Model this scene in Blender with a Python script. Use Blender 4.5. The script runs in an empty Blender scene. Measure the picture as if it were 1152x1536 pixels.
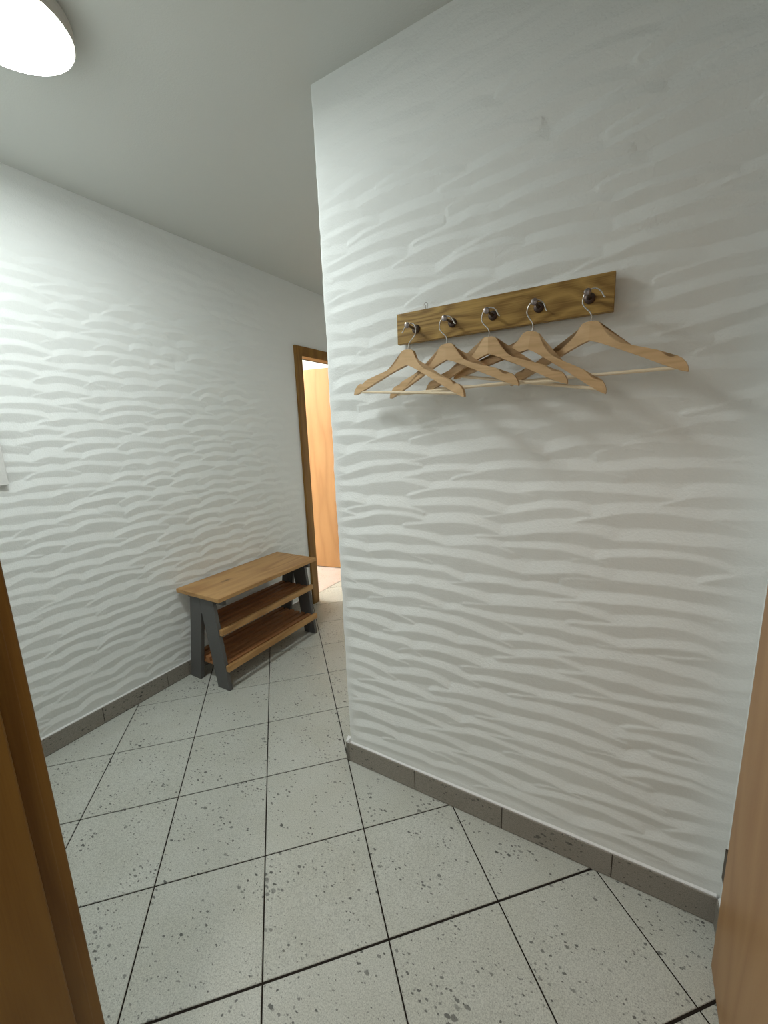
import bpy, bmesh, math, random
import numpy as np
from mathutils import Matrix, Vector

SC = bpy.context.scene
COL = SC.collection
PI = math.pi
R2 = math.sqrt(2.0)
CEIL = 2.433

# ------------------------------------------------------------------ helpers
def link(o):
    COL.objects.link(o)
    return o

def empty(name, loc=(0, 0, 0), rotz=0.0):
    o = bpy.data.objects.new(name, None)
    o.empty_display_size = 0.05
    o.location = loc
    o.rotation_euler = (0, 0, rotz)
    return link(o)

def tag(o, label=None, cat=None, group=None, kind=None):
    if label: o['label'] = label
    if cat: o['category'] = cat
    if group: o['group'] = group
    if kind: o['kind'] = kind
    return o

def finish(name, bm, mat, parent=None, smooth=None, bevel=None, segs=2, angle=35):
    me = bpy.data.meshes.new(name)
    bmesh.ops.recalc_face_normals(bm, faces=bm.faces)
    bm.to_mesh(me)
    bm.free()
    o = bpy.data.objects.new(name, me)
    link(o)
    me.materials.append(mat)
    if smooth:
        for p in me.polygons: p.use_smooth = True
        me.set_sharp_from_angle(angle=math.radians(smooth))
    if bevel:
        m = o.modifiers.new('bevel', 'BEVEL')
        m.width = bevel; m.segments = segs
        m.limit_method = 'ANGLE'; m.angle_limit = math.radians(angle)
    if parent: o.parent = parent
    return o

def box(bm, x0, x1, y0, y1, z0, z1):
    v = [bm.verts.new(p) for p in ((x0,y0,z0),(x1,y0,z0),(x1,y1,z0),(x0,y1,z0),
                                   (x0,y0,z1),(x1,y0,z1),(x1,y1,z1),(x0,y1,z1))]
    for f in ((0,3,2,1),(4,5,6,7),(0,1,5,4),(1,2,6,5),(2,3,7,6),(3,0,4,7)):
        bm.faces.new([v[i] for i in f])

def prism(bm, pts, axis, a, b):
    """polygon (2D points) swept along an axis from a to b; axis 'y': pts are (x,z)"""
    def P(p, t):
        if axis == 'y': return (p[0], t, p[1])
        if axis == 'x': return (t, p[0], p[1])
        return (p[0], p[1], t)
    v0 = [bm.verts.new(P(p, a)) for p in pts]
    v1 = [bm.verts.new(P(p, b)) for p in pts]
    bm.faces.new(v0); bm.faces.new(v1[::-1])
    n = len(pts)
    for i in range(n):
        bm.faces.new((v0[i], v0[(i+1) % n], v1[(i+1) % n], v1[i]))

def tube(bm, path, rad, n=10, caps=True):
    path = [Vector(p) for p in path]
    rads = rad if isinstance(rad, (list, tuple)) else [rad]*len(path)
    up = None; rings = []
    for i, p in enumerate(path):
        t = (path[min(i+1, len(path)-1)] - path[max(i-1, 0)]).normalized()
        if up is None:
            up = t.orthogonal().normalized()
        up = (up - t*up.dot(t)).normalized()
        s = t.cross(up)
        rings.append([bm.verts.new(p + (up*math.cos(2*PI*k/n) + s*math.sin(2*PI*k/n))*rads[i]) for k in range(n)])
    for a, b in zip(rings, rings[1:]):
        for k in range(n):
            bm.faces.new((a[k], a[(k+1) % n], b[(k+1) % n], b[k]))
    if caps:
        bm.faces.new(rings[0][::-1]); bm.faces.new(rings[-1])

def lathe(bm, prof, origin, axis, n=24):
    """profile (radius, distance along axis)"""
    axis = Vector(axis).normalized(); o = Vector(origin)
    u = axis.orthogonal().normalized(); w = axis.cross(u)
    rings = []
    for r, d in prof:
        if r < 1e-6: rings.append([bm.verts.new(o + axis*d)])
        else: rings.append([bm.verts.new(o + axis*d + (u*math.cos(2*PI*k/n) + w*math.sin(2*PI*k/n))*r) for k in range(n)])
    for a, b in zip(rings, rings[1:]):
        for k in range(n):
            q = (k+1) % n
            if len(a) == 1 and len(b) == 1: continue
            if len(a) == 1: bm.faces.new((a[0], b[k], b[q]))
            elif len(b) == 1: bm.faces.new((a[k], b[0], a[q]))
            else: bm.faces.new((a[k], b[k], b[q], a[q]))

def smooth_path(pts, k=6):
    """Catmull-Rom through points"""
    P = [Vector(p) for p in pts]
    P = [P[0]*2 - P[1]] + P + [P[-1]*2 - P[-2]]
    out = []
    for i in range(1, len(P)-2):
        for s in range(k):
            t = s/k
            a, b, c, d = P[i-1], P[i], P[i+1], P[i+2]
            out.append(0.5*((2*b) + (c-a)*t + (2*a-5*b+4*c-d)*t*t + (3*b-a-3*c+d)*t**3))
    out.append(P[-2])
    return out

# ------------------------------------------------------------------ materials
def mat(name):
    m = bpy.data.materials.new(name); m.use_nodes = True
    nt = m.node_tree
    return m, nt, nt.nodes['Principled BSDF']

def N(nt, t, **kw):
    n = nt.nodes.new(t)
    for k, v in kw.items():
        if k in n.inputs: n.inputs[k].default_value = v
        else: setattr(n, k, v)
    return n

def ramp(nt, stops):
    r = nt.nodes.new('ShaderNodeValToRGB')
    e = r.color_ramp.elements
    while len(e) > 1: e.remove(e[-1])
    e[0].position = stops[0][0]; e[0].color = (*stops[0][1], 1)
    for p, c in stops[1:]:
        x = e.new(p); x.color = (*c, 1)
    return r

def math_node(nt, op, a, b=None, c=None):
    n = nt.nodes.new('ShaderNodeMath'); n.operation = op
    for i, v in enumerate((a, b, c)):
        if v is None: continue
        if isinstance(v, (int, float)): n.inputs[i].default_value = v
        else: nt.links.new(v, n.inputs[i])
    return n.outputs[0]

def mixc(nt, fac, a, b, mode='MIX'):
    n = nt.nodes.new('ShaderNodeMix'); n.data_type = 'RGBA'; n.blend_type = mode
    for s, v in ((0, fac), (6, a), (7, b)):
        if isinstance(v, (int, float)): n.inputs[s].default_value = v
        elif isinstance(v, tuple): n.inputs[s].default_value = (*v, 1)
        else: nt.links.new(v, n.inputs[s])
    return n.outputs[2]

def srgb(r, g, b):
    f = lambda c: (c/255/12.92) if c <= 10 else (((c/255)+0.055)/1.055)**2.4
    return (f(r), f(g), f(b))

def plaster(name, col, grain=1.0, scale=170.0, rough=0.85):
    m, nt, b = mat(name)
    tc = N(nt, 'ShaderNodeTexCoord')
    n1 = N(nt, 'ShaderNodeTexNoise', Scale=scale, Detail=4.0, Roughness=0.6)
    n2 = N(nt, 'ShaderNodeTexNoise', Scale=2.2, Detail=3.0)
    nt.links.new(tc.outputs['Object'], n1.inputs['Vector'])
    nt.links.new(tc.outputs['Object'], n2.inputs['Vector'])
    r = ramp(nt, [(0.3, tuple(c*0.97 for c in col)), (0.7, col)])
    nt.links.new(n2.outputs['Fac'], r.inputs['Fac'])
    nt.links.new(r.outputs['Color'], b.inputs['Base Color'])
    bp = N(nt, 'ShaderNodeBump', Strength=grain, Distance=0.0012)
    nt.links.new(n1.outputs['Fac'], bp.inputs['Height'])
    nt.links.new(bp.outputs['Normal'], b.inputs['Normal'])
    b.inputs['Roughness'].default_value = rough
    b.inputs['Specular IOR Level'].default_value = 0.25
    return m

def wood(name, dark, light, axis='x', bands=9.0, size=1.0, rough=0.5, fine=0.35, knots=0.0, spec=0.35, lo=1.3, line=0.45):
    m, nt, b = mat(name)
    tc = N(nt, 'ShaderNodeTexCoord')
    oi = N(nt, 'ShaderNodeObjectInfo')
    off = math_node(nt, 'MULTIPLY', oi.outputs['Random'], 37.0)
    add = N(nt, 'ShaderNodeVectorMath', operation='ADD')
    nt.links.new(tc.outputs['Object'], add.inputs[0]); nt.links.new(off, add.inputs[1])
    mp = N(nt, 'ShaderNodeMapping')
    lo, hi = lo/size, 9.0/size
    mp.inputs['Scale'].default_value = {'x': (lo, hi, hi), 'y': (hi, lo, hi), 'z': (hi, hi, lo)}[axis]
    nt.links.new(add.outputs[0], mp.inputs['Vector'])
    n1 = N(nt, 'ShaderNodeTexNoise', Scale=1.0, Detail=1.5, Roughness=0.4)
    nt.links.new(mp.outputs[0], n1.inputs['Vector'])
    v = math_node(nt, 'MULTIPLY', n1.outputs['Fac'], bands)
    v = math_node(nt, 'FRACT', v)
    v = math_node(nt, 'PINGPONG', v, 0.5)
    v = math_node(nt, 'MULTIPLY', v, 2.0)
    mp2 = N(nt, 'ShaderNodeMapping')
    f = 420.0; s = 14.0
    mp2.inputs['Scale'].default_value = {'x': (s, f, f), 'y': (f, s, f), 'z': (f, f, s)}[axis]
    nt.links.new(add.outputs[0], mp2.inputs['Vector'])
    n2 = N(nt, 'ShaderNodeTexNoise', Scale=1.0, Detail=2.0)
    nt.links.new(mp2.outputs[0], n2.inputs['Vector'])
    w = math_node(nt, 'MULTIPLY_ADD', n2.outputs['Fac'], fine*2, -fine)
    v = math_node(nt, 'ADD', math_node(nt, 'MULTIPLY', v, 0.75), w)
    r = ramp(nt, [(0.0, dark), (line, tuple((a+c*2)/3 for a, c in zip(dark, light))), (0.8, light)])
    nt.links.new(v, r.inputs['Fac'])
    out = r.outputs['Color']
    if knots > 0:
        mp3 = N(nt, 'ShaderNodeMapping')
        kk = {'x': (3.2, 9, 9), 'y': (9, 3.2, 9), 'z': (9, 9, 3.2)}[axis]
        mp3.inputs['Scale'].default_value = kk
        nt.links.new(add.outputs[0], mp3.inputs['Vector'])
        vo = N(nt, 'ShaderNodeTexVoronoi', Scale=1.0)
        nt.links.new(mp3.outputs[0], vo.inputs['Vector'])
        kr = ramp(nt, [(0.05, (1, 1, 1)), (0.16, (0, 0, 0))])
        nt.links.new(vo.outputs['Distance'], kr.inputs['Fac'])
        out = mixc(nt, math_node(nt, 'MULTIPLY', kr.outputs['Color'], knots), out, tuple(c*0.35 for c in dark))
    nt.links.new(out, b.inputs['Base Color'])
    b.inputs['Roughness'].default_value = rough
    b.inputs['Specular IOR Level'].default_value = spec
    bp = N(nt, 'ShaderNodeBump', Strength=0.12, Distance=0.0008)
    nt.links.new(n2.outputs['Fac'], bp.inputs['Height'])
    nt.links.new(bp.outputs['Normal'], b.inputs['Normal'])
    return m

def plain(name, col, rough=0.5, metal=0.0, spec=0.5):
    m, nt, b = mat(name)
    b.inputs['Base Color'].default_value = (*col, 1)
    b.inputs['Roughness'].default_value = rough
    b.inputs['Metallic'].default_value = metal
    b.inputs['Specular IOR Level'].default_value = spec
    tc = N(nt, 'ShaderNodeTexCoord')
    n = N(nt, 'ShaderNodeTexNoise', Scale=90.0, Detail=3.0)
    nt.links.new(tc.outputs['Object'], n.inputs['Vector'])
    r = ramp(nt, [(0.3, tuple(c*0.92 for c in col)), (0.7, col)])
    nt.links.new(n.outputs['Fac'], r.inputs['Fac'])
    nt.links.new(r.outputs['Color'], b.inputs['Base Color'])
    return m

def tile_mat(name, base, fleck, rough=0.38, amount=1.0, upright=False):
    m, nt, b = mat(name)
    tc = N(nt, 'ShaderNodeTexCoord')
    coord = tc.outputs['Object']
    if upright:      # run the pattern along the wall and up it
        sp = N(nt, 'ShaderNodeSeparateXYZ'); nt.links.new(coord, sp.inputs[0])
        cb = N(nt, 'ShaderNodeCombineXYZ')
        nt.links.new(math_node(nt, 'ADD', sp.outputs[0], sp.outputs[1]), cb.inputs[0])
        nt.links.new(sp.outputs[2], cb.inputs[1])
        coord = cb.outputs[0]
    at = N(nt, 'ShaderNodeAttribute', attribute_name='rnd')
    off = math_node(nt, 'MULTIPLY', at.outputs['Fac'], 40.0)
    add = N(nt, 'ShaderNodeVectorMath', operation='ADD')
    nt.links.new(coord, add.inputs[0]); nt.links.new(off, add.inputs[1])
    warp = N(nt, 'ShaderNodeTexNoise', Scale=130.0, Detail=2.0)
    nt.links.new(add.outputs[0], warp.inputs['Vector'])
    ws = N(nt, 'ShaderNodeVectorMath', operation='SCALE'); ws.inputs['Scale'].default_value = 0.008
    nt.links.new(warp.outputs['Color'], ws.inputs[0])
    wa = N(nt, 'ShaderNodeVectorMath', operation='ADD')
    nt.links.new(add.outputs[0], wa.inputs[0]); nt.links.new(ws.outputs[0], wa.inputs[1])
    clus = N(nt, 'ShaderNodeTexNoise', Scale=11.0, Detail=1.0)
    nt.links.new(add.outputs[0], clus.inputs['Vector'])
    masks = []
    for ang, sc, thr, str_ in ((0.5, 40.0, 0.20, 2.0), (2.0, 35.0, 0.20, 1.6), (1.2, 80.0, 0.24, 1.3)):
        mp = N(nt, 'ShaderNodeMapping')
        mp.inputs['Rotation'].default_value = (0, 0, ang)
        mp.inputs['Scale'].default_value = (1, 1.0*str_, 1)
        nt.links.new(wa.outputs[0], mp.inputs['Vector'])
        vo = N(nt, 'ShaderNodeTexVoronoi', Scale=sc, Randomness=1.0)
        vo.voronoi_dimensions = '2D'
        nt.links.new(mp.outputs[0], vo.inputs['Vector'])
        sep = N(nt, 'ShaderNodeSeparateColor'); nt.links.new(vo.outputs['Color'], sep.inputs[0])
        # only some cells hold a fleck; its size varies; clustered
        sz = math_node(nt, 'SUBTRACT', sep.outputs[0], 0.70)
        sz = math_node(nt, 'MULTIPLY', sz, thr*5.2)
        cl = math_node(nt, 'MULTIPLY_ADD', clus.outputs['Fac'], 2.6, -0.65)
        sz = math_node(nt, 'MULTIPLY', sz, cl)
        d = math_node(nt, 'SUBTRACT', sz, vo.outputs['Distance'])
        k = math_node(nt, 'MULTIPLY', d, 14.0); 
        cn = N(nt, 'ShaderNodeClamp'); nt.links.new(k, cn.inputs[0])
        masks.append(math_node(nt, 'MULTIPLY', cn.outputs[0], math_node(nt, 'MULTIPLY_ADD', sep.outputs[1], 0.5, 0.5)))
    mk = math_node(nt, 'MAXIMUM', math_node(nt, 'MAXIMUM', masks[0], masks[1]), masks[2])
    mk = math_node(nt, 'MULTIPLY', mk, 0.97*amount)
    g = N(nt, 'ShaderNodeTexNoise', Scale=330.0, Detail=3.0, Roughness=0.7)
    nt.links.new(add.outputs[0], g.inputs['Vector'])
    gr = ramp(nt, [(0.30, tuple(c*0.62 for c in base)), (0.5, base), (0.70, tuple(min(1, c*1.2) for c in base))])
    nt.links.new(g.outputs['Fac'], gr.inputs['Fac'])
    blot = N(nt, 'ShaderNodeTexNoise', Scale=6.0, Detail=2.0)
    nt.links.new(add.outputs[0], blot.inputs['Vector'])
    br = ramp(nt, [(0.3, (0.93, 0.925, 0.90)), (0.7, (1.0, 1.0, 1.0))])
    nt.links.new(blot.outputs['Fac'], br.inputs['Fac'])
    c = mixc(nt, 1.0, gr.outputs['Color'], br.outputs['Color'], 'MULTIPLY')
    c = mixc(nt, mk, c, fleck)
    nt.links.new(c, b.inputs['Base Color'])
    b.inputs['Roughness'].default_value = rough
    b.inputs['Specular IOR Level'].default_value = 0.4
    bp = N(nt, 'ShaderNodeBump', Strength=0.08, Distance=0.0006)
    nt.links.new(g.outputs['Fac'], bp.inputs['Height'])
    nt.links.new(bp.outputs['Normal'], b.inputs['Normal'])
    return m

M = {}
M['plaster'] = plaster('wall_plaster', (0.85, 0.87, 0.855))
M['smooth'] = plaster('smooth_white_paint', (0.85, 0.87, 0.855), grain=0.15)
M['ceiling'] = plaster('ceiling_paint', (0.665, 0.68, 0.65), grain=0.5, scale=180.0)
M['caulk'] = plain('white_caulk', (0.90, 0.90, 0.90), 0.6)
M['tile'] = tile_mat('speckled_floor_tile', (0.60, 0.61, 0.56), (0.095, 0.095, 0.088))
M['skirting'] = tile_mat('speckled_skirting_tile', (0.30, 0.275, 0.24), (0.075, 0.07, 0.065), rough=0.45, upright=True)  # same tile as the floor, darkened for the shade on upright faces
M['grout'] = plain('dark_grout', (0.028, 0.022, 0.018), 0.9, spec=0.1)
M['skgrout'] = plain('skirting_grout', (0.10, 0.085, 0.07), 0.9, spec=0.1)
M['kitchen'] = tile_mat('pink_terrazzo', (0.68, 0.59, 0.55), (0.50, 0.25, 0.16))
M['oak'] = wood('oak_board', (0.23, 0.128, 0.031), (0.47, 0.295, 0.085), 'x', bands=17.0, rough=0.42, fine=0.45, knots=0.8, lo=2.3, line=0.5)
M['pine'] = wood('oiled_pine', (0.39, 0.205, 0.075), (0.55, 0.32, 0.13), 'y', bands=6.0, rough=0.45, fine=0.3, knots=0.75)
M['pineslat'] = wood('oiled_pine_slats', (0.30, 0.125, 0.048), (0.40, 0.175, 0.068), 'y', bands=3.0, rough=0.5, fine=0.15, knots=0.3)  # same pine as the top, with the shade under the seat in its colour
M['beech'] = wood('beech_hanger', (0.58, 0.375, 0.19), (0.68, 0.455, 0.245), 'x', bands=7.0, size=0.35, rough=0.42, fine=0.45)
M['dowel'] = wood('pale_dowel', (0.76, 0.62, 0.43), (0.86, 0.74, 0.56), 'x', bands=4.0, size=0.5, rough=0.5, fine=0.15)
M['veneer'] = wood('beech_veneer', (0.40, 0.210, 0.086), (0.47, 0.262, 0.113), 'z', bands=4.0, size=1.2, rough=0.42, fine=0.3)
M['frame'] = wood('door_frame_veneer', (0.20, 0.092, 0.016), (0.27, 0.138, 0.028), 'z', bands=5.0, size=1.2, rough=0.42, fine=0.3)
M['seal'] = plain('dark_rubber_seal', (0.02, 0.013, 0.008), 0.8)
M['bolt'] = plain('dark_brown_bolt', (0.045, 0.028, 0.014), 0.5)
M['grey'] = plain('anthracite_paint', (0.115, 0.113, 0.110), 0.55)
M['steel'] = plain('polished_steel', (0.62, 0.60, 0.57), 0.22, 1.0)
M['peg'] = plain('dark_nickel', (0.30, 0.26, 0.25), 0.28, 1.0)
M['pegbase'] = plain('bronzed_base', (0.10, 0.075, 0.065), 0.4, 1.0)
M['enamel'] = plain('white_enamel', (0.78, 0.78, 0.76), 0.5)
M['housing'] = plain('lamp_housing', (0.60, 0.56, 0.50), 0.5)

def emit(name, col, strength):
    m = bpy.data.materials.new(name); m.use_nodes = True
    nt = m.node_tree; nt.nodes.clear()
    e = nt.nodes.new('ShaderNodeEmission'); o = nt.nodes.new('ShaderNodeOutputMaterial')
    e.inputs['Color'].default_value = (*col, 1); e.inputs['Strength'].default_value = strength
    nt.links.new(e.outputs[0], o.inputs[0])
    return m

LAMP = 30.0
M['diffuser'] = emit('lamp_diffuser', (0.93, 1.0, 0.985), LAMP)
M['glow'] = emit('far_lamp_diffuser', (1.0, 0.93, 0.84), 112.0)  # for the unseen globe added to brighten the far room
M['landing_glow'] = emit('landing_lamp_diffuser', (1.0, 0.945, 0.88), 19.0)  # for the unseen fill lamp added on the landing

# ------------------------------------------------------------------ relief plaster
def hash2(ix, iy, seed):
    n = (ix.astype(np.int64)*374761393 + iy.astype(np.int64)*668265263 + seed*974634721) & 0xffffffff
    n = ((n ^ (n >> 13))*1274126177) & 0xffffffff
    n = ((n ^ (n >> 16))*2246822519) & 0xffffffff
    return ((n ^ (n >> 15)) & 0xffffff)/float(0xffffff)

def vnoise(u, v, seed):
    iu = np.floor(u); iv = np.floor(v)
    fu = u-iu; fv = v-iv
    fu = fu*fu*fu*(fu*(fu*6-15)+10); fv = fv*fv*fv*(fv*(fv*6-15)+10)
    a = hash2(iu, iv, seed); b = hash2(iu+1, iv, seed); c = hash2(iu, iv+1, seed); d = hash2(iu+1, iv+1, seed)
    return (a*(1-fu)+b*fu)*(1-fv) + (c*(1-fu)+d*fu)*fv - 0.5

def relief(S, Z, seed, p, L, amp, tilt=0.0, su=0.20, sd=0.17):
    """trowelled plaster: many overlapping strokes, each a tent with an arched crest; the highest wins"""
    rng = np.random.RandomState(seed)
    s0, s1 = S.min(), S.max(); z1 = Z.max()
    H = np.full(S.shape, -0.35*amp)
    zcol = Z[:, 0]; srow = S[0]
    nrow = int(z1/p)+3
    for k in range(-1, nrow):
        x = s0 - L*rng.rand()
        while x < s1 + L:
            ln = L*rng.uniform(0.75, 1.35)
            zc = k*p + rng.normal(0, 0.09)*p
            A = amp*rng.uniform(0.75, 1.15)
            bend = rng.uniform(0.30, 0.62)*p
            tl = tilt + rng.normal(0, 0.035)
            skew = rng.uniform(-0.15, 0.45)
            ups = su*rng.uniform(0.8, 1.25); dns = sd*rng.uniform(0.8, 1.2)
            i0, i1 = np.searchsorted(srow, (x-0.02, x+ln+0.02)); j0, j1 = np.searchsorted(zcol, (zc-1.6*p, zc+1.6*p))
            if i1 > i0 and j1 > j0:
                ss = S[j0:j1, i0:i1]; zz = Z[j0:j1, i0:i1]
                q = 2*(ss-x)/ln-1
                qq = q + skew*(1-q*q)
                arch = 1-qq*qq
                crest = zc + bend*arch + tl*(ss-x-ln/2) + 0.10*p*vnoise(ss/0.05, zz*0+k, seed+7)
                hh = A*(0.38+0.62*np.clip(arch, 0, 1)**0.7) - 0.10*np.clip(np.abs(q)-0.97, 0, 1)*ln
                d = zz-crest
                hh = hh - np.where(d > 0, ups*d, -dns*d)
                H[j0:j1, i0:i1] = np.maximum(H[j0:j1, i0:i1], hh)
            x += ln*rng.uniform(0.62, 0.80)
    H = H + 0.28*amp*vnoise(S/0.30, Z/0.22, seed+8) + 0.05*amp*vnoise(S/0.022, Z/0.016, seed+9)
    return H-0.5*amp

def blur(a, n=1):
    for _ in range(n):
        b = a.copy()
        b[1:-1, :] = 0.25*a[:-2, :]+0.5*a[1:-1, :]+0.25*a[2:, :]
        a = b.copy()
        a[:, 1:-1] = 0.25*b[:, :-2]+0.5*b[:, 1:-1]+0.25*b[:, 2:]
    return a

def smoothstep(x, a, b):
    t = np.clip((x-a)/(b-a), 0, 1)
    return t*t*(3-2*t)

def grid_mesh(name, P, mats, keep=None, flip=False):
    """P: array (nz, ns, 3)"""
    nz, ns, _ = P.shape
    idx = np.arange(nz*ns).reshape(nz, ns)
    q = np.stack([idx[:-1, :-1], idx[:-1, 1:], idx[1:, 1:], idx[1:, :-1]], -1)
    if flip: q = q[..., ::-1]
    if keep is not None: q = q[keep]
    q = q.reshape(-1, 4)
    me = bpy.data.meshes.new(name)
    me.vertices.add(nz*ns); me.vertices.foreach_set('co', P.reshape(-1).astype(np.float32))
    me.loops.add(len(q)*4); me.loops.foreach_set('vertex_index', q.reshape(-1).astype(np.int32))
    me.polygons.add(len(q))
    me.polygons.foreach_set('loop_start', (np.arange(len(q))*4).astype(np.int32))
    me.polygons.foreach_set('loop_total', np.full(len(q), 4, np.int32))
    me.polygons.foreach_set('use_smooth', np.ones(len(q), bool))
    me.update(); me.validate()
    # drop loose vertices
    bm = bmesh.new(); bm.from_mesh(me)
    bmesh.ops.delete(bm, geom=[v for v in bm.verts if not v.link_faces], context='VERTS')
    bm.to_mesh(me); bm.free()
    o = bpy.data.objects.new(name, me); link(o)
    me.materials.append(mats)
    return o

LW = -1.197          # mean plaster plane of the left wall
DY0, DY1, DZ = 1.275, 2.095, 1.94   # clear opening of the hall door

# left wall: relief on the hall side, doorway cut out
sy = np.concatenate([np.arange(-1.03, 1.30, 0.0040), np.arange(1.30, 2.66, 0.02)])
sz = np.arange(0.0, CEIL+0.0030, 0.0030)
S, Z = np.meshgrid(sy, sz)
AMP_L = 0.0060
h = relief(S, Z, 11, 0.056, 0.25, AMP_L, tilt=0.02, su=0.175, sd=0.165)
fade = (1-0.75*smoothstep(Z, 1.95, 2.35))*(1-0.65*smoothstep(S, 0.75, 1.15))*smoothstep(1.21-S, 0.0, 0.05)
fade = np.where(S > 1.2, 0.1, fade)*smoothstep(Z, 0.075, 0.12)
h = h*fade
P = np.stack([LW + h, S, Z], -1)
cs = 0.5*(S[:-1, :-1]+S[:-1, 1:]); cz = 0.5*(Z[:-1, :-1]+Z[1:, :-1])
keep = ~((cs > DY0-0.03) & (cs < DY1+0.03) & (cz < DZ+0.03))
wl = grid_mesh('wall_left', P, M['plaster'], keep, flip=False)
tag(wl, 'white trowelled plaster wall on the left behind the bench', 'wall', kind='structure')

# right wall: relief grid on the face Y=0, wrapped round the corner into the passage
RX, CX = 1.250, 0.022
PY = 0.006            # plaster plane of the right wall (towards +Y is into the wall)
rad = 0.010
s1 = np.arange(0, RX-CX-rad, 0.0036)             # along the face, from right to left
arc = np.linspace(0, PI/2, 6)[1:-1]
s2 = np.concatenate([np.arange(0, 0.12, 0.006), np.arange(0.12, 2.66, 0.04)])
sz = np.arange(0.0, CEIL+0.0030, 0.0030)
base = []; nrm = []; sco = []
for s in s1:
    base.append((RX-s, PY)); nrm.append((0, -1)); sco.append(s)
L1 = s1[-1]
base.append((CX+rad, PY)); nrm.append((0, -1)); sco.append(RX-CX-rad)
for a in arc:
    base.append((CX+rad-rad*math.sin(a), PY+rad-rad*math.cos(a))); nrm.append((-math.sin(a), -math.cos(a))); sco.append(RX-CX-rad+rad*a)
for s in s2:
    base.append((CX, PY+rad+s)); nrm.append((-1, 0)); sco.append(RX-CX-rad+rad*PI/2+s)
base = np.array(base); nrm = np.array(nrm); sco = np.array(sco)
S, Z = np.meshgrid(sco, sz)
AMP_R = 0.0066
h = relief(S, Z, 57, 0.058, 0.36, AMP_R, tilt=-0.03, su=0.205, sd=0.195)
dc = np.abs(S-(RX-CX-rad+rad*PI/4))
fade = (1-0.65*smoothstep(Z, 1.98, 2.42))*(0.25+0.75*smoothstep(dc, 0.008, 0.05))*(0.3+0.7*smoothstep(S, 0.03, 0.10))
fade = fade*(0.15+0.85*smoothstep(Z, 0.095, 0.14))
h = h*fade
wob = 0.004*vnoise(Z/0.12, S*0, 91) + 0.003*vnoise(Z/0.03, S*0, 92)
edge = 1-smoothstep(dc, 0.0, 0.05)
P = np.stack([base[None, :, 0] + nrm[None, :, 0]*h + wob*edge*0.6, base[None, :, 1] + nrm[None, :, 1]*h, Z], -1)
wr = grid_mesh('wall_right', P, M['plaster'], None, flip=True)
tag(wr, 'white trowelled plaster wall carrying the coat rack, with a corner at its left end', 'wall', kind='structure')

# ------------------------------------------------------------------ the rest of the shell
def slab(name, x0, x1, y0, y1, z0, z1, m, label=None, cat='wall'):
    bm = bmesh.new(); box(bm, x0, x1, y0, y1, z0, z1)
    o = finish(name, bm, m)
    tag(o, label, cat if label else None, kind='structure')
    return o

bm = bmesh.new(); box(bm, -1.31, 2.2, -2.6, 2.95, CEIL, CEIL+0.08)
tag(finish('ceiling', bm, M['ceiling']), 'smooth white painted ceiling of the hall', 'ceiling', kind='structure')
slab('ceiling_room', -4.0, -1.31, 0.1, 2.95, CEIL, CEIL+0.08, M['smooth'])
slab('wall_passage_end', -1.31, 0.3, 2.62, 2.72, 0, CEIL, M['smooth'])
bm = bmesh.new()
box(bm, 1.268, 1.36, -1.16, 0.10, 0, CEIL)
box(bm, 1.2465, 1.268, -0.106, 0.10, 0, CEIL)
tag(finish('wall_alcove', bm, M['smooth']), kind='structure')
# front wall with the entrance opening
EX0, EX1, EZ = 0.262, 1.235, 2.02
FY = -1.030
bm = bmesh.new()
box(bm, -1.31, EX0-0.02, FY-0.13, FY, 0, CEIL)
box(bm, EX0-0.02, 1.36, FY-0.13, FY, EZ+0.02, CEIL)
tag(finish('wall_front', bm, M['smooth']), kind='structure')
# landing behind the camera
slab('wall_landing_back', -0.9, 2.2, -2.6, -2.5, 0, CEIL, M['smooth'])
slab('wall_landing_left', -1.0, -0.9, -2.6, FY-0.13, 0, CEIL, M['smooth'])
slab('wall_landing_right', 2.1, 2.2, -2.6, FY-0.13, 0, CEIL, M['smooth'])
bm = bmesh.new(); box(bm, 1.36, 2.2, FY-0.13, FY, 0, CEIL)
tag(finish('wall_landing_front', bm, M['smooth']), kind='structure')
# room beyond the hall door
slab('wall_room_back', -4.0, -3.9, 0.2, 2.95, 0, CEIL, M['smooth'])
slab('wall_room_near', -3.9, -1.31, 0.1, 0.2, 0, CEIL, M['smooth'])
slab('wall_room_far', -4.0, -1.31, 2.85, 2.95, 0, CEIL, M['smooth'])
bm = bmesh.new()
box(bm, -1.315, -1.215, 0.1, DY0-0.02, 0, CEIL)
box(bm, -1.315, -1.215, DY1+0.02, 2.95, 0, CEIL)
box(bm, -1.315, -1.215, DY0-0.02, DY1+0.02, DZ+0.02, CEIL)
tag(finish('wall_room_side', bm, M['smooth']), kind='structure')

# ------------------------------------------------------------------ floor: square tiles laid at 45 degrees
TS = 1/3
def tw(x, y):  # tile grid -> world
    return ((x-y)/R2*TS+0.0027, ((x+y)/R2-1.3895)*TS)

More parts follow.
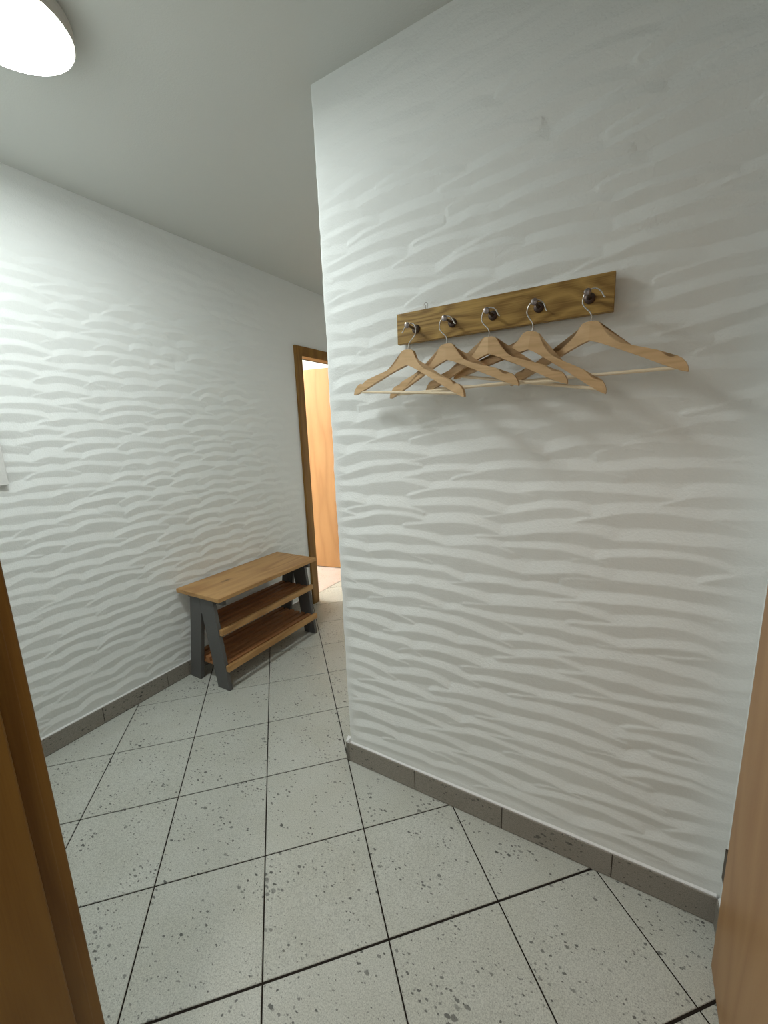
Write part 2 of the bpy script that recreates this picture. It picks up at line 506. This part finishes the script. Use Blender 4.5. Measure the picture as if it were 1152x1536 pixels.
random.seed(4)
fm = bmesh.new()
lay = fm.faces.layers.float.new('rnd')
GW = {}
def gap_v(i): return 0.0020
def gap_h(j): return {-1: 0.0032, -2: 0.0032}.get(j, 0.0020)
BV = 0.0012
def tile_quad(poly, rnd):
    """poly: convex list of (x,y) world; bevelled upper edge"""
    n = len(poly)
    cx = sum(p[0] for p in poly)/n; cy = sum(p[1] for p in poly)/n
    ins = []
    for i in range(n):
        p = Vector(poly[i]); a = (Vector(poly[i-1])-p).normalized(); b = (Vector(poly[(i+1) % n])-p).normalized()
        ins.append(p+(a+b)*BV)
    v0 = [fm.verts.new((*p, -0.004)) for p in poly]
    v1 = [fm.verts.new((*p, -BV)) for p in poly]
    v2 = [fm.verts.new((*p, 0.0)) for p in ins]
    fs = [fm.faces.new(v2)]
    for i in range(n):
        q = (i+1) % n
        fs.append(fm.faces.new((v1[i], v1[q], v2[q], v2[i])))
        fs.append(fm.faces.new((v0[i], v0[q], v1[q], v1[i])))
    for f in fs:
        f[lay] = rnd; f.material_index = 0
for i in range(-14, 15):
    for j in range(-14, 15):
        c = tw(i+0.5, j+0.5)
        if not (-1.62 < c[0] < 2.3 and -2.7 < c[1] < 2.9): continue
        a0 = gap_v(i)/TS; a1 = gap_v(i+1)/TS; b0 = gap_h(j)/TS; b1 = gap_h(j+1)/TS
        poly = [tw(i+a0, j+b0), tw(i+1-a1, j+b0), tw(i+1-a1, j+1-b1), tw(i+a0, j+1-b1)]
        rr = random.random()
        # cut along the threshold of the hall door (keep x > -1.30)
        if min(p[0] for p in poly) < -1.302:
            out = []
            for k in range(4):
                p, q = poly[k], poly[(k+1) % 4]
                if p[0] >= -1.302: out.append(p)
                if (p[0] >= -1.302) != (q[0] >= -1.302):
                    t = (-1.302-p[0])/(q[0]-p[0]); out.append((-1.302, p[1]+t*(q[1]-p[1])))
            poly = out
            if len(poly) < 3: continue
            xs = [p[0] for p in poly]
            if max(xs)-min(xs) < 0.01: continue
        tile_quad(poly, rr)
v = [fm.verts.new(p) for p in ((-1.306, -2.6, -0.0022), (2.2, -2.6, -0.0022), (2.2, 2.72, -0.0022), (-1.306, 2.72, -0.0022))]
f = fm.faces.new(v); f.material_index = 1
me = bpy.data.meshes.new('floor')
fm.to_mesh(me); fm.free()
fl = bpy.data.objects.new('floor', me); link(fl)
me.materials.append(M['tile']); me.materials.append(M['grout'])
tag(fl, 'speckled grey floor tiles laid diagonally with dark joints', 'floor', kind='structure')

bm = bmesh.new(); box(bm, -4.0, -1.306, 0.1, 2.95, -0.05, 0.0)
tag(finish('floor_room', bm, M['kitchen']), 'pinkish speckled floor of the lit room beyond the hall door', 'floor', kind='structure')

# ------------------------------------------------------------------ skirting tiles
def skirting(name, runs, label):
    """runs: (p0, p1, normal, joints) with joints as distances from p0"""
    bm = bmesh.new(); lay = bm.faces.layers.float.new('rnd')
    for p0, p1, nn, joints in runs:
        p0 = Vector(p0); p1 = Vector(p1); d = (p1-p0); Ln = d.length; d.normalize(); nn = Vector(nn)
        cuts = [0]+[j for j in joints if 0 < j < Ln]+[Ln]
        for k, (a, b) in enumerate(zip(cuts, cuts[1:])):
            g = 0.0016
            a2 = a+(g if k else 0); b2 = b-(g if b < Ln else 0)
            q = [p0+d*a2, p0+d*b2, p0+d*b2-nn*0.018, p0+d*a2-nn*0.018]
            hh = 0.0865
            vs = [bm.verts.new((*p, 0.003)) for p in q]
            ch = [p0+d*a2-nn*0.0015, p0+d*b2-nn*0.0015]
            vm = [bm.verts.new((*p, hh-0.0015)) for p in q]
            vt = [bm.verts.new((*p, hh)) for p in (ch[0], ch[1], q[2], q[3])]
            fs = [bm.faces.new(vt)]
            for i in range(4):
                w = (i+1) % 4
                fs.append(bm.faces.new((vs[i], vs[w], vm[w], vm[i])))
                fs.append(bm.faces.new((vm[i], vm[w], vt[w], vt[i])))
            r = random.random()
            for ff in fs: ff[lay] = r
        # recessed joint filler and the caulk bead along the top
        q = [p0-nn*0.0022, p1-nn*0.0022, p1-nn*0.017, p0-nn*0.017]
        va = [bm.verts.new((*p, -0.001)) for p in q]; vb = [bm.verts.new((*p, 0.0855)) for p in q]
        fs = [bm.faces.new(vb)]
        for i in range(4):
            w = (i+1) % 4
            fs.append(bm.faces.new((va[i], va[w], vb[w], vb[i])))
        for ff in fs: ff.material_index = 1
        q = [p0-nn*0.003, p1-nn*0.003, p1-nn*0.019, p0-nn*0.019]
        va = [bm.verts.new((*p, 0.0855)) for p in q]
        vb = [bm.verts.new((*p, zz)) for p, zz in zip(q, (0.0895, 0.0895, 0.104, 0.104))]
        fs = [bm.faces.new(vb)]
        for i in range(4):
            w = (i+1) % 4
            fs.append(bm.faces.new((va[i], va[w], vb[w], vb[i])))
        for ff in fs: ff.material_index = 2
    bmesh.ops.recalc_face_normals(bm, faces=bm.faces)
    me = bpy.data.meshes.new(name); bm.to_mesh(me); bm.free()
    o = bpy.data.objects.new(name, me); link(o)
    for k in ('skirting', 'skgrout', 'caulk'): me.materials.append(M[k])
    return tag(o, label, 'skirting', kind='structure')

skirting('baseboard_left', [((-1.190, -1.03), (-1.190, 1.20), (1, 0), [0.319+0.333*k for k in range(0, 7)])],
         'grey tile skirting along the left wall behind the bench')
skirting('baseboard_right', [((0.006, -0.002), (1.238, -0.002), (0, -1), [0.322, 0.654, 0.985]),
                             ((0.006, 2.62), (0.006, -0.002), (-1, 0), [0.333*k-0.05 for k in range(1, 8)]),
                             ((1.238, -0.002), (1.238, -0.104), (-1, 0), [])],
         'grey tile skirting under the coat rack wall')

# ------------------------------------------------------------------ doors
# hall door on the left wall, open into the lit room
d2 = empty('door_2', (-1.2, DY0, 0))
tag(d2, 'hall door with brown wooden frame, leaf standing open into the lit room', 'door', kind='structure')
off = Vector((1.2, -DY0, 0))
def local_parent(o, e, kind='structure'):
    o.parent = e
    o.matrix_parent_inverse = Matrix.Translation(-Vector(e.location))
    if kind: o['kind'] = kind
    return o
CW = 0.070
bm = bmesh.new()
box(bm, LW-0.01, -1.178, DY0-CW, DY0, 0.001, DZ+CW)
box(bm, LW-0.01, -1.178, DY1, DY1+CW, 0.001, DZ+CW)
box(bm, LW-0.01, -1.178, DY0, DY1, DZ, DZ+CW)
# lining with rebate
box(bm, -1.262, -1.197, DY0-0.018, DY0+0.0005, 0.001, DZ)
box(bm, -1.262, -1.197, DY1-0.0005, DY1+0.018, 0.001, DZ)
box(bm, -1.262, -1.197, DY0-0.018, DY1+0.018, DZ-0.0005, DZ+0.018)
box(bm, -1.332, -1.262, DY0-0.030, DY0-0.014, 0.001, DZ+0.016)
box(bm, -1.332, -1.262, DY1+0.014, DY1+0.030, 0.001, DZ+0.016)
box(bm, -1.332, -1.262, DY0-0.030, DY1+0.030, DZ+0.014, DZ+0.030)
fr = finish('door_frame', bm, M['frame'], bevel=0.0015)
local_parent(fr, d2)
bm = bmesh.new()
box(bm, -1.268, -1.262, DY0-0.012, DY0+0.004, 0.002, DZ+0.010)
box(bm, -1.268, -1.262, DY1-0.004, DY1+0.012, 0.002, DZ+0.010)
box(bm, -1.268, -1.262, DY0-0.012, DY1+0.012, DZ-0.004, DZ+0.012)
sl = finish('rubber_seal', bm, M['seal']); local_parent(sl, d2)
leaf = empty('door_leaf', (0, 0, 0))
bm = bmesh.new(); box(bm, -0.84, 0.0, 0.0, 0.040, 0.008, 1.978)
lf = finish('door_leaf', bm, M['veneer'], bevel=0.002)
bpy.data.objects.remove(leaf); lf.name = 'door_leaf'
lf.location = (-1.30, 2.072, 0); lf.rotation_euler = (0, 0, math.radians(9.8))
lf.parent = d2; lf.matrix_parent_inverse = Matrix.Translation(-Vector(d2.location)); lf['kind'] = 'structure'
# handle on the far side of the leaf
bm = bmesh.new()
lathe(bm, [(0.0, 0.0), (0.025, 0.0), (0.025, -0.007), (0.011, -0.008), (0.010, -0.045), (0, -0.045)], (-0.79, 0.0, 1.05), (0, 1, 0), 20)
tube(bm, smooth_path([(-0.79, -0.040, 1.05), (-0.77, -0.048, 1.05), (-0.70, -0.050, 1.05), (-0.665, -0.050, 1.05)], 4), 0.009, 10)
hd = finish('door_handle', bm, M['steel'], lf, smooth=40); hd['kind'] = 'structure'

# entrance door: frame jamb on the left of the photographer, leaf open along the right side
d1 = empty('door_1', (0.75, FY, 0))
tag(d1, 'entrance door in the foreground, dark brown jamb at the left, leaf opened against the right wall', 'door', kind='structure')
bm = bmesh.new()
JF = -1.016
# jamb (L profile with a rebate) left and right plus the head
box(bm, EX0-0.065, EX0, FY-0.002, JF, 0.001, EZ+0.065)
box(bm, EX0-0.018, EX0+0.0005, FY-0.040, FY+0.002, 0.001, EZ)
box(bm, EX0-0.018, EX0+0.014, FY-0.16, FY-0.022, 0.001, EZ)
box(bm, EX1+0.012, 1.262, FY-0.002, JF-0.004, 0.001, EZ+0.065)
box(bm, EX1, EX1+0.018, FY-0.040, FY+0.002, 0.001, EZ)
box(bm, EX1-0.014, EX1+0.018, FY-0.16, FY-0.022, 0.001, EZ)
box(bm, EX0-0.065, 1.262, FY-0.002, JF, EZ, EZ+0.065)
box(bm, EX0, EX1, FY-0.16, FY-0.0, EZ-0.0005, EZ+0.018)
jf = finish('door_frame', bm, M['frame'], bevel=0.0025); local_parent(jf, d1)
bm = bmesh.new(); box(bm, 0.0, 0.040, 0.0, 0.868, 0.006, 1.985)
l1 = finish('door_leaf', bm, M['veneer'], bevel=0.002)
l1.location = (1.2025, -0.986, 0); l1.rotation_euler = (0, 0, math.radians(-1.0))
l1.parent = d1; l1.matrix_parent_inverse = Matrix.Translation(-Vector(d1.location)); l1['kind'] = 'structure'
bm = bmesh.new(); box(bm, 0.001, 0.012, 0.868, 0.893, 0.252, 0.338)
lb = finish('lock_bolt', bm, M['bolt'], l1, bevel=0.001); lb['kind'] = 'structure'; lb['label'] = 'dark brown bolt on the leaf edge'

# ------------------------------------------------------------------ shoe bench
BX, BY = -1.005, 0.087
sb = empty('shoe_bench', (BX, BY, 0))
tag(sb, 'shoe bench with pine top, two slatted shelves and dark grey A-shaped legs', 'bench')
def bx(v): return v-BX
def by(v): return v-BY
bm = bmesh.new(); box(bm, bx(-1.182), bx(-0.822), by(0.070), by(0.853), 0.523, 0.5455)
finish('seat_board', bm, M['pine'], sb, bevel=0.0025)
for (y0, y1) in ((0.087, 0.109), (0.812, 0.834)):
    zt = 0.522
    def xb(z): return -1.179+0.178*z          # rear edge of the rear leg
    def xf(z): return -0.8415-0.113*z         # front edge of the front leg
    za = 0.423; xa = -1.003
    rear = [(xb(0.0), 0.0), (-1.089, 0.0), (xa-0.003, za), (xa-0.0002, za+0.004), (xa-0.0002, zt), (xb(zt), zt)]
    front = [(-0.937, 0.0), (xf(0.0), 0.0), (xf(zt), zt), (xa+0.0002, zt), (xa+0.0002, za+0.004), (xa+0.003, za)]
    for poly in (rear, front):
        bm = bmesh.new(); prism(bm, [(bx(x), z) for x, z in poly], 'y', by(y0), by(y1))
        bm2 = finish('leg', bm, M['grey'], sb, bevel=0.0015)
    inner = (y1, y1+0.022) if y0 < 0.5 else (y0-0.022, y0)
    bm = bmesh.new(); box(bm, bx(-1.140), bx(-0.842), by(inner[0]), by(inner[1]), 0.490, 0.5225)
    finish('rail', bm, M['grey'], sb, bevel=0.003)
    # cleats that carry the shelves
def shelf(zt, xr, xf_, n):
    bm = bmesh.new()
    th = 0.026; w = (xf_-xr)/n; gap = 0.018
    for k in range(n):
        x0 = xr+k*w; x1 = x0+w-gap
        box(bm, bx(x0), bx(x1), by(0.1095), by(0.8115), zt-th, zt)
    for y in (0.114, 0.45, 0.785):
        box(bm, bx(xr+0.004), bx(xf_-gap), by(y), by(y+0.022), zt-th-0.018, zt-th-0.0002)
    s = finish('shelf', bm, M['pineslat'], sb, bevel=0.003)
    bm = bmesh.new(); box(bm, bx(xf_-0.001), bx(xf_+0.021), by(0.089), by(0.836), zt-0.032, zt+0.002)
    finish('front_strip', bm, M['pine'], s, bevel=0.002)
shelf(0.353, -1.112, -0.872, 5)
shelf(0.147, -1.150, -0.851, 6)

# ------------------------------------------------------------------ coat rack
rk = empty('coat_rack', (0.611, -0.004, 1.624))
tag(rk, 'oak board coat rack with five metal pegs on the right wall', 'coat rack')
bm = bmesh.new(); box(bm, -0.2905, 0.2905, -0.018, 0.0, -0.001, 0.0862)
finish('board', bm, M['oak'], rk, bevel=0.0012)
PEGX = [0.3845, 0.4990, 0.6145, 0.7325, 0.8490]
PEGZ = 1.6590
for px_ in PEGX:
    bm = bmesh.new()
    prof = [(0.0, 0.0), (0.0095, 0.0), (0.0095, 0.003), (0.0048, 0.006), (0.0036, 0.010), (0.0035, 0.0535), (0.0055, 0.0560),
            (0.0078, 0.0575), (0.0082, 0.0605), (0.0072, 0.0630), (0.004, 0.0642), (0.0, 0.0645)]
    lathe(bm, prof, (px_-0.611, -0.018, PEGZ-1.624), (0, -1, 0), 24)
    pg = finish('peg', bm, M['peg'], rk, smooth=40)
    bm = bmesh.new()
    lathe(bm, [(0.0049, 0.0002), (0.0125, 0.0002), (0.0125, 0.0030), (0.0095, 0.0055), (0.0060, 0.0065), (0.0049, 0.0065)], (px_-0.611, -0.018, PEGZ-1.624), (0, -1, 0), 24)
    finish('peg_base', bm, M['pegbase'], pg, smooth=40)
bm = bmesh.new()
ring = [(0.412-0.611+0.0062*math.cos(t), -0.006, 1.7215-1.624+0.0095*math.sin(t)) for t in np.linspace(-1.2, 2*PI-1.9, 28)]
tube(bm, ring, 0.0007, 8)
finish('hanging_eye', bm, M['peg'], rk, smooth=60)
bm = bmesh.new(); prism(bm, [(0.345-0.611, 0.086), (0.412-0.611, 0.086), (0.412-0.611, 0.0985), (0.350-0.611, 0.0915)], 'y', -0.010, -0.0045)  # thin white strip rising just above the board
finish('mounting_plate', bm, M['enamel'], rk)['label'] = 'white plate behind the board edge'

# ------------------------------------------------------------------ clothes hangers
A = 0.200
RIGHT_TOP = [(0.0, 0.0), (0.012, -0.0008), (0.0195, -0.0045), (0.0245, -0.0125), (0.031, -0.024), (0.040, -0.036), (0.052, -0.047), (0.066, -0.0555),
             (0.090, -0.0640), (0.118, -0.0728), (0.142, -0.0810), (0.1555, -0.0870), (0.1600, -0.0915), (0.1630, -0.0975), (0.1665, -0.0985),
             (0.1715, -0.0955), (0.1780, -0.0963), (0.1860, -0.1015), (0.1935, -0.1100), (0.1985, -0.1200), (0.2000, -0.1285), (0.1985, -0.1305)]
RIGHT_BOT = [(0.1850, -0.1265), (0.150, -0.1105), (0.107, -0.0890), (0.054, -0.0640), (0.020, -0.0490), (0.0, -0.0425)]
THK = 0.0120
def hanger_body(fold):
    bm = bmesh.new()
    half = RIGHT_TOP + RIGHT_BOT
    def pos(u, v, side):
        return (u, fold*abs(u)/A + side*THK/2, v)
    keep = {}
    def V(u, v, side):
        k = (round(u, 6), round(v, 6), side)
        if k not in keep: keep[k] = bm.verts.new(pos(u, v, side))
        return keep[k]
    for sgn in (1, -1):
        pts = [(sgn*u, v) for u, v in half]
        for side in (-1, 1):
            bm.faces.new([V(u, v, side) for u, v in pts])
        for k in range(len(pts)-1):
            (u0, v0), (u1, v1) = pts[k], pts[k+1]
            bm.faces.new((V(u0, v0, -1), V(u1, v1, -1), V(u1, v1, 1), V(u0, v0, 1)))
    bmesh.ops.triangulate(bm, faces=[f for f in bm.faces if len(f.verts) > 4])
    return bm
HOOK = [(0, -0.012), (0, 0.0), (0, 0.0120), (-0.0045, 0.0215), (-0.0140, 0.0310), (-0.0210, 0.0400), (-0.0225, 0.0490), (-0.0195, 0.0615), (-0.0105, 0.0692),
        (0.0000, 0.0712), (0.0105, 0.0675), (0.0180, 0.0595), (0.0225, 0.0510), (0.0262, 0.0470)]
HANG = [  # X, Y, Z (neck), yaw, roll, fold, mirror, label
    (0.3815, -0.0705, 1.5945, -0.150, 0.095, -0.0080, True, 'beech clothes hanger on the leftmost peg, its wire hook curling to the left'),
    (0.5016, -0.0720, 1.5945, -0.101, -0.003, 0.0063, False, 'level beech clothes hanger on the second peg from the left'),
    (0.6190, -0.0715, 1.5960, -0.121, 0.032, 0.0169, False, 'beech clothes hanger on the middle peg of the rack'),
    (0.7258, -0.0658, 1.5945, -0.106, 0.184, 0.0105, False, 'beech clothes hanger on the fourth peg, tilted with its right shoulder lowest'),
    (0.8580, -0.0635, 1.5977, -0.234, 0.028, 0.0083, False, 'beech clothes hanger on the rightmost peg below the board end, its right arm swung forward'),
]
for X, Y, Zn, yaw, roll, fold, mir, label in HANG:
    e = empty('clothes_hanger', (X, Y, Zn))
    e.rotation_euler = (0, roll, yaw)
    tag(e, label, 'clothes hanger', 'wooden clothes hangers on the coat rack')
    finish('body', hanger_body(fold), M['beech'], e, bevel=0.0010, segs=2, angle=50)
    sg = -1 if mir else 1
    bm = bmesh.new()
    path = smooth_path([(sg*x, 0, z) for x, z in HOOK], 5)
    tube(bm, path, 0.0016, 10)
    finish('hook', bm, M['steel'], e, smooth=60)
    bm = bmesh.new()
    yb = fold*0.188/A
    tube(bm, [(-0.190, yb, -0.1205), (0.190, yb, -0.1205)], 0.0040, 14)
    finish('bar', bm, M['dowel'], e, smooth=50)

# ------------------------------------------------------------------ ceiling lamp
cl = empty('ceiling_lamp', (-0.455, -0.602, CEIL))
tag(cl, 'round white ceiling lamp, lit, above the left side of the hall', 'ceiling lamp')
bm = bmesh.new()
lathe(bm, [(0.0, 0.0), (0.143, 0.0), (0.143, 0.006), (0.149, 0.008), (0.151, 0.020), (0.151, 0.0435), (0.1492, 0.0465), (0.1470, 0.0465), (0.1465, 0.042), (0.0, 0.042)], (0, 0, 0), (0, 0, -1), 96)
finish('housing', bm, M['housing'], cl, smooth=35)
bm = bmesh.new()
lathe(bm, [(0.1463, 0.0425), (0.1463, 0.0475), (0.142, 0.0490), (0.10, 0.0505), (0.0, 0.0510)], (0, 0, 0), (0, 0, -1), 96)
finish('diffuser', bm, M['diffuser'], cl, smooth=60)['label'] = 'glowing white diffuser disc'

# unseen lamps added in the two neighbouring spaces for fill light
def fill_lamp(name, loc, m, label):
    e = empty(name, loc); tag(e, label, 'ceiling lamp')
    bm = bmesh.new(); lathe(bm, [(0, 0), (0.17, 0), (0.17, 0.03), (0.165, 0.04), (0.0, 0.04)], (0, 0, 0), (0, 0, -1), 48)
    finish('housing', bm, M['housing'], e, smooth=35)
    bm = bmesh.new(); lathe(bm, [(0.16, 0.0402), (0.15, 0.055), (0.0, 0.058)], (0, 0, 0), (0, 0, -1), 48)
    finish('diffuser', bm, m, e, smooth=60)
gl = empty('pendant_lamp', (-2.75, 0.95, CEIL))  # unseen globe added to brighten the room's walls and ceiling
tag(gl, 'warm globe pendant lamp in the lit room beyond the hall door', 'pendant lamp')
bm = bmesh.new(); lathe(bm, [(0, 0), (0.05, 0), (0.05, 0.02), (0.006, 0.025), (0.006, 0.08), (0.03, 0.08), (0.03, 0.105), (0, 0.105)], (0, 0, 0), (0, 0, -1), 24)
finish('stem', bm, M['housing'], gl, smooth=35)
bm = bmesh.new(); bmesh.ops.create_uvsphere(bm, u_segments=32, v_segments=16, radius=0.12, matrix=Matrix.Translation((0, 0, -0.215)))
finish('globe', bm, M['glow'], gl, smooth=60)
fill_lamp('ceiling_lamp', (0.75, -1.85, CEIL), M['landing_glow'], 'ceiling lamp on the landing behind the entrance door')  # added out of view to lift the fill light in the hall

# ------------------------------------------------------------------ wall box at the left edge
wb = empty('wall_box', (-1.192, -0.695, 1.211))
tag(wb, 'flat white box on the left wall, cut off by the photo edge', 'wall box')
bm = bmesh.new(); box(bm, 0.0, 0.007, -0.14, 0.14, 0.002, 0.358)
finish('back_box', bm, M['enamel'], wb, bevel=0.002)
bm = bmesh.new(); box(bm, 0.0072, 0.0130, -0.143, 0.143, -0.001, 0.361)
finish('cover', bm, M['enamel'], wb, bevel=0.003)

# ------------------------------------------------------------------ light, camera
w = bpy.data.worlds.new('world'); SC.world = w; w.use_nodes = True
w.node_tree.nodes['Background'].inputs['Color'].default_value = (0.9, 0.95, 1.0, 1)
w.node_tree.nodes['Background'].inputs['Strength'].default_value = 0.1

cam = bpy.data.cameras.new('camera')
co = bpy.data.objects.new('camera', cam); link(co)
cam.sensor_fit = 'VERTICAL'; cam.sensor_height = 24.0; cam.sensor_width = 18.0
cam.lens = 614.83/1536*24.0
cam.clip_start = 0.01
rt = Vector((0.86271102, 0.50429048, -0.03769357)); dn = Vector((0.06440749, -0.18350325, -0.98090684)); fw = Vector((-0.50157887, 0.8438114, -0.19079036))
m3 = Matrix((rt, -dn, -fw)).transposed()
co.matrix_world = Matrix.Translation((0.94994858, -1.20171535, 1.36099498)) @ m3.to_4x4()
SC.camera = co
SC.view_settings.view_transform = 'Standard'
SC.view_settings.look = 'None'
SC.view_settings.exposure = 1.09
SC.view_settings.gamma = 1.0
SC.view_settings.use_curve_mapping = False
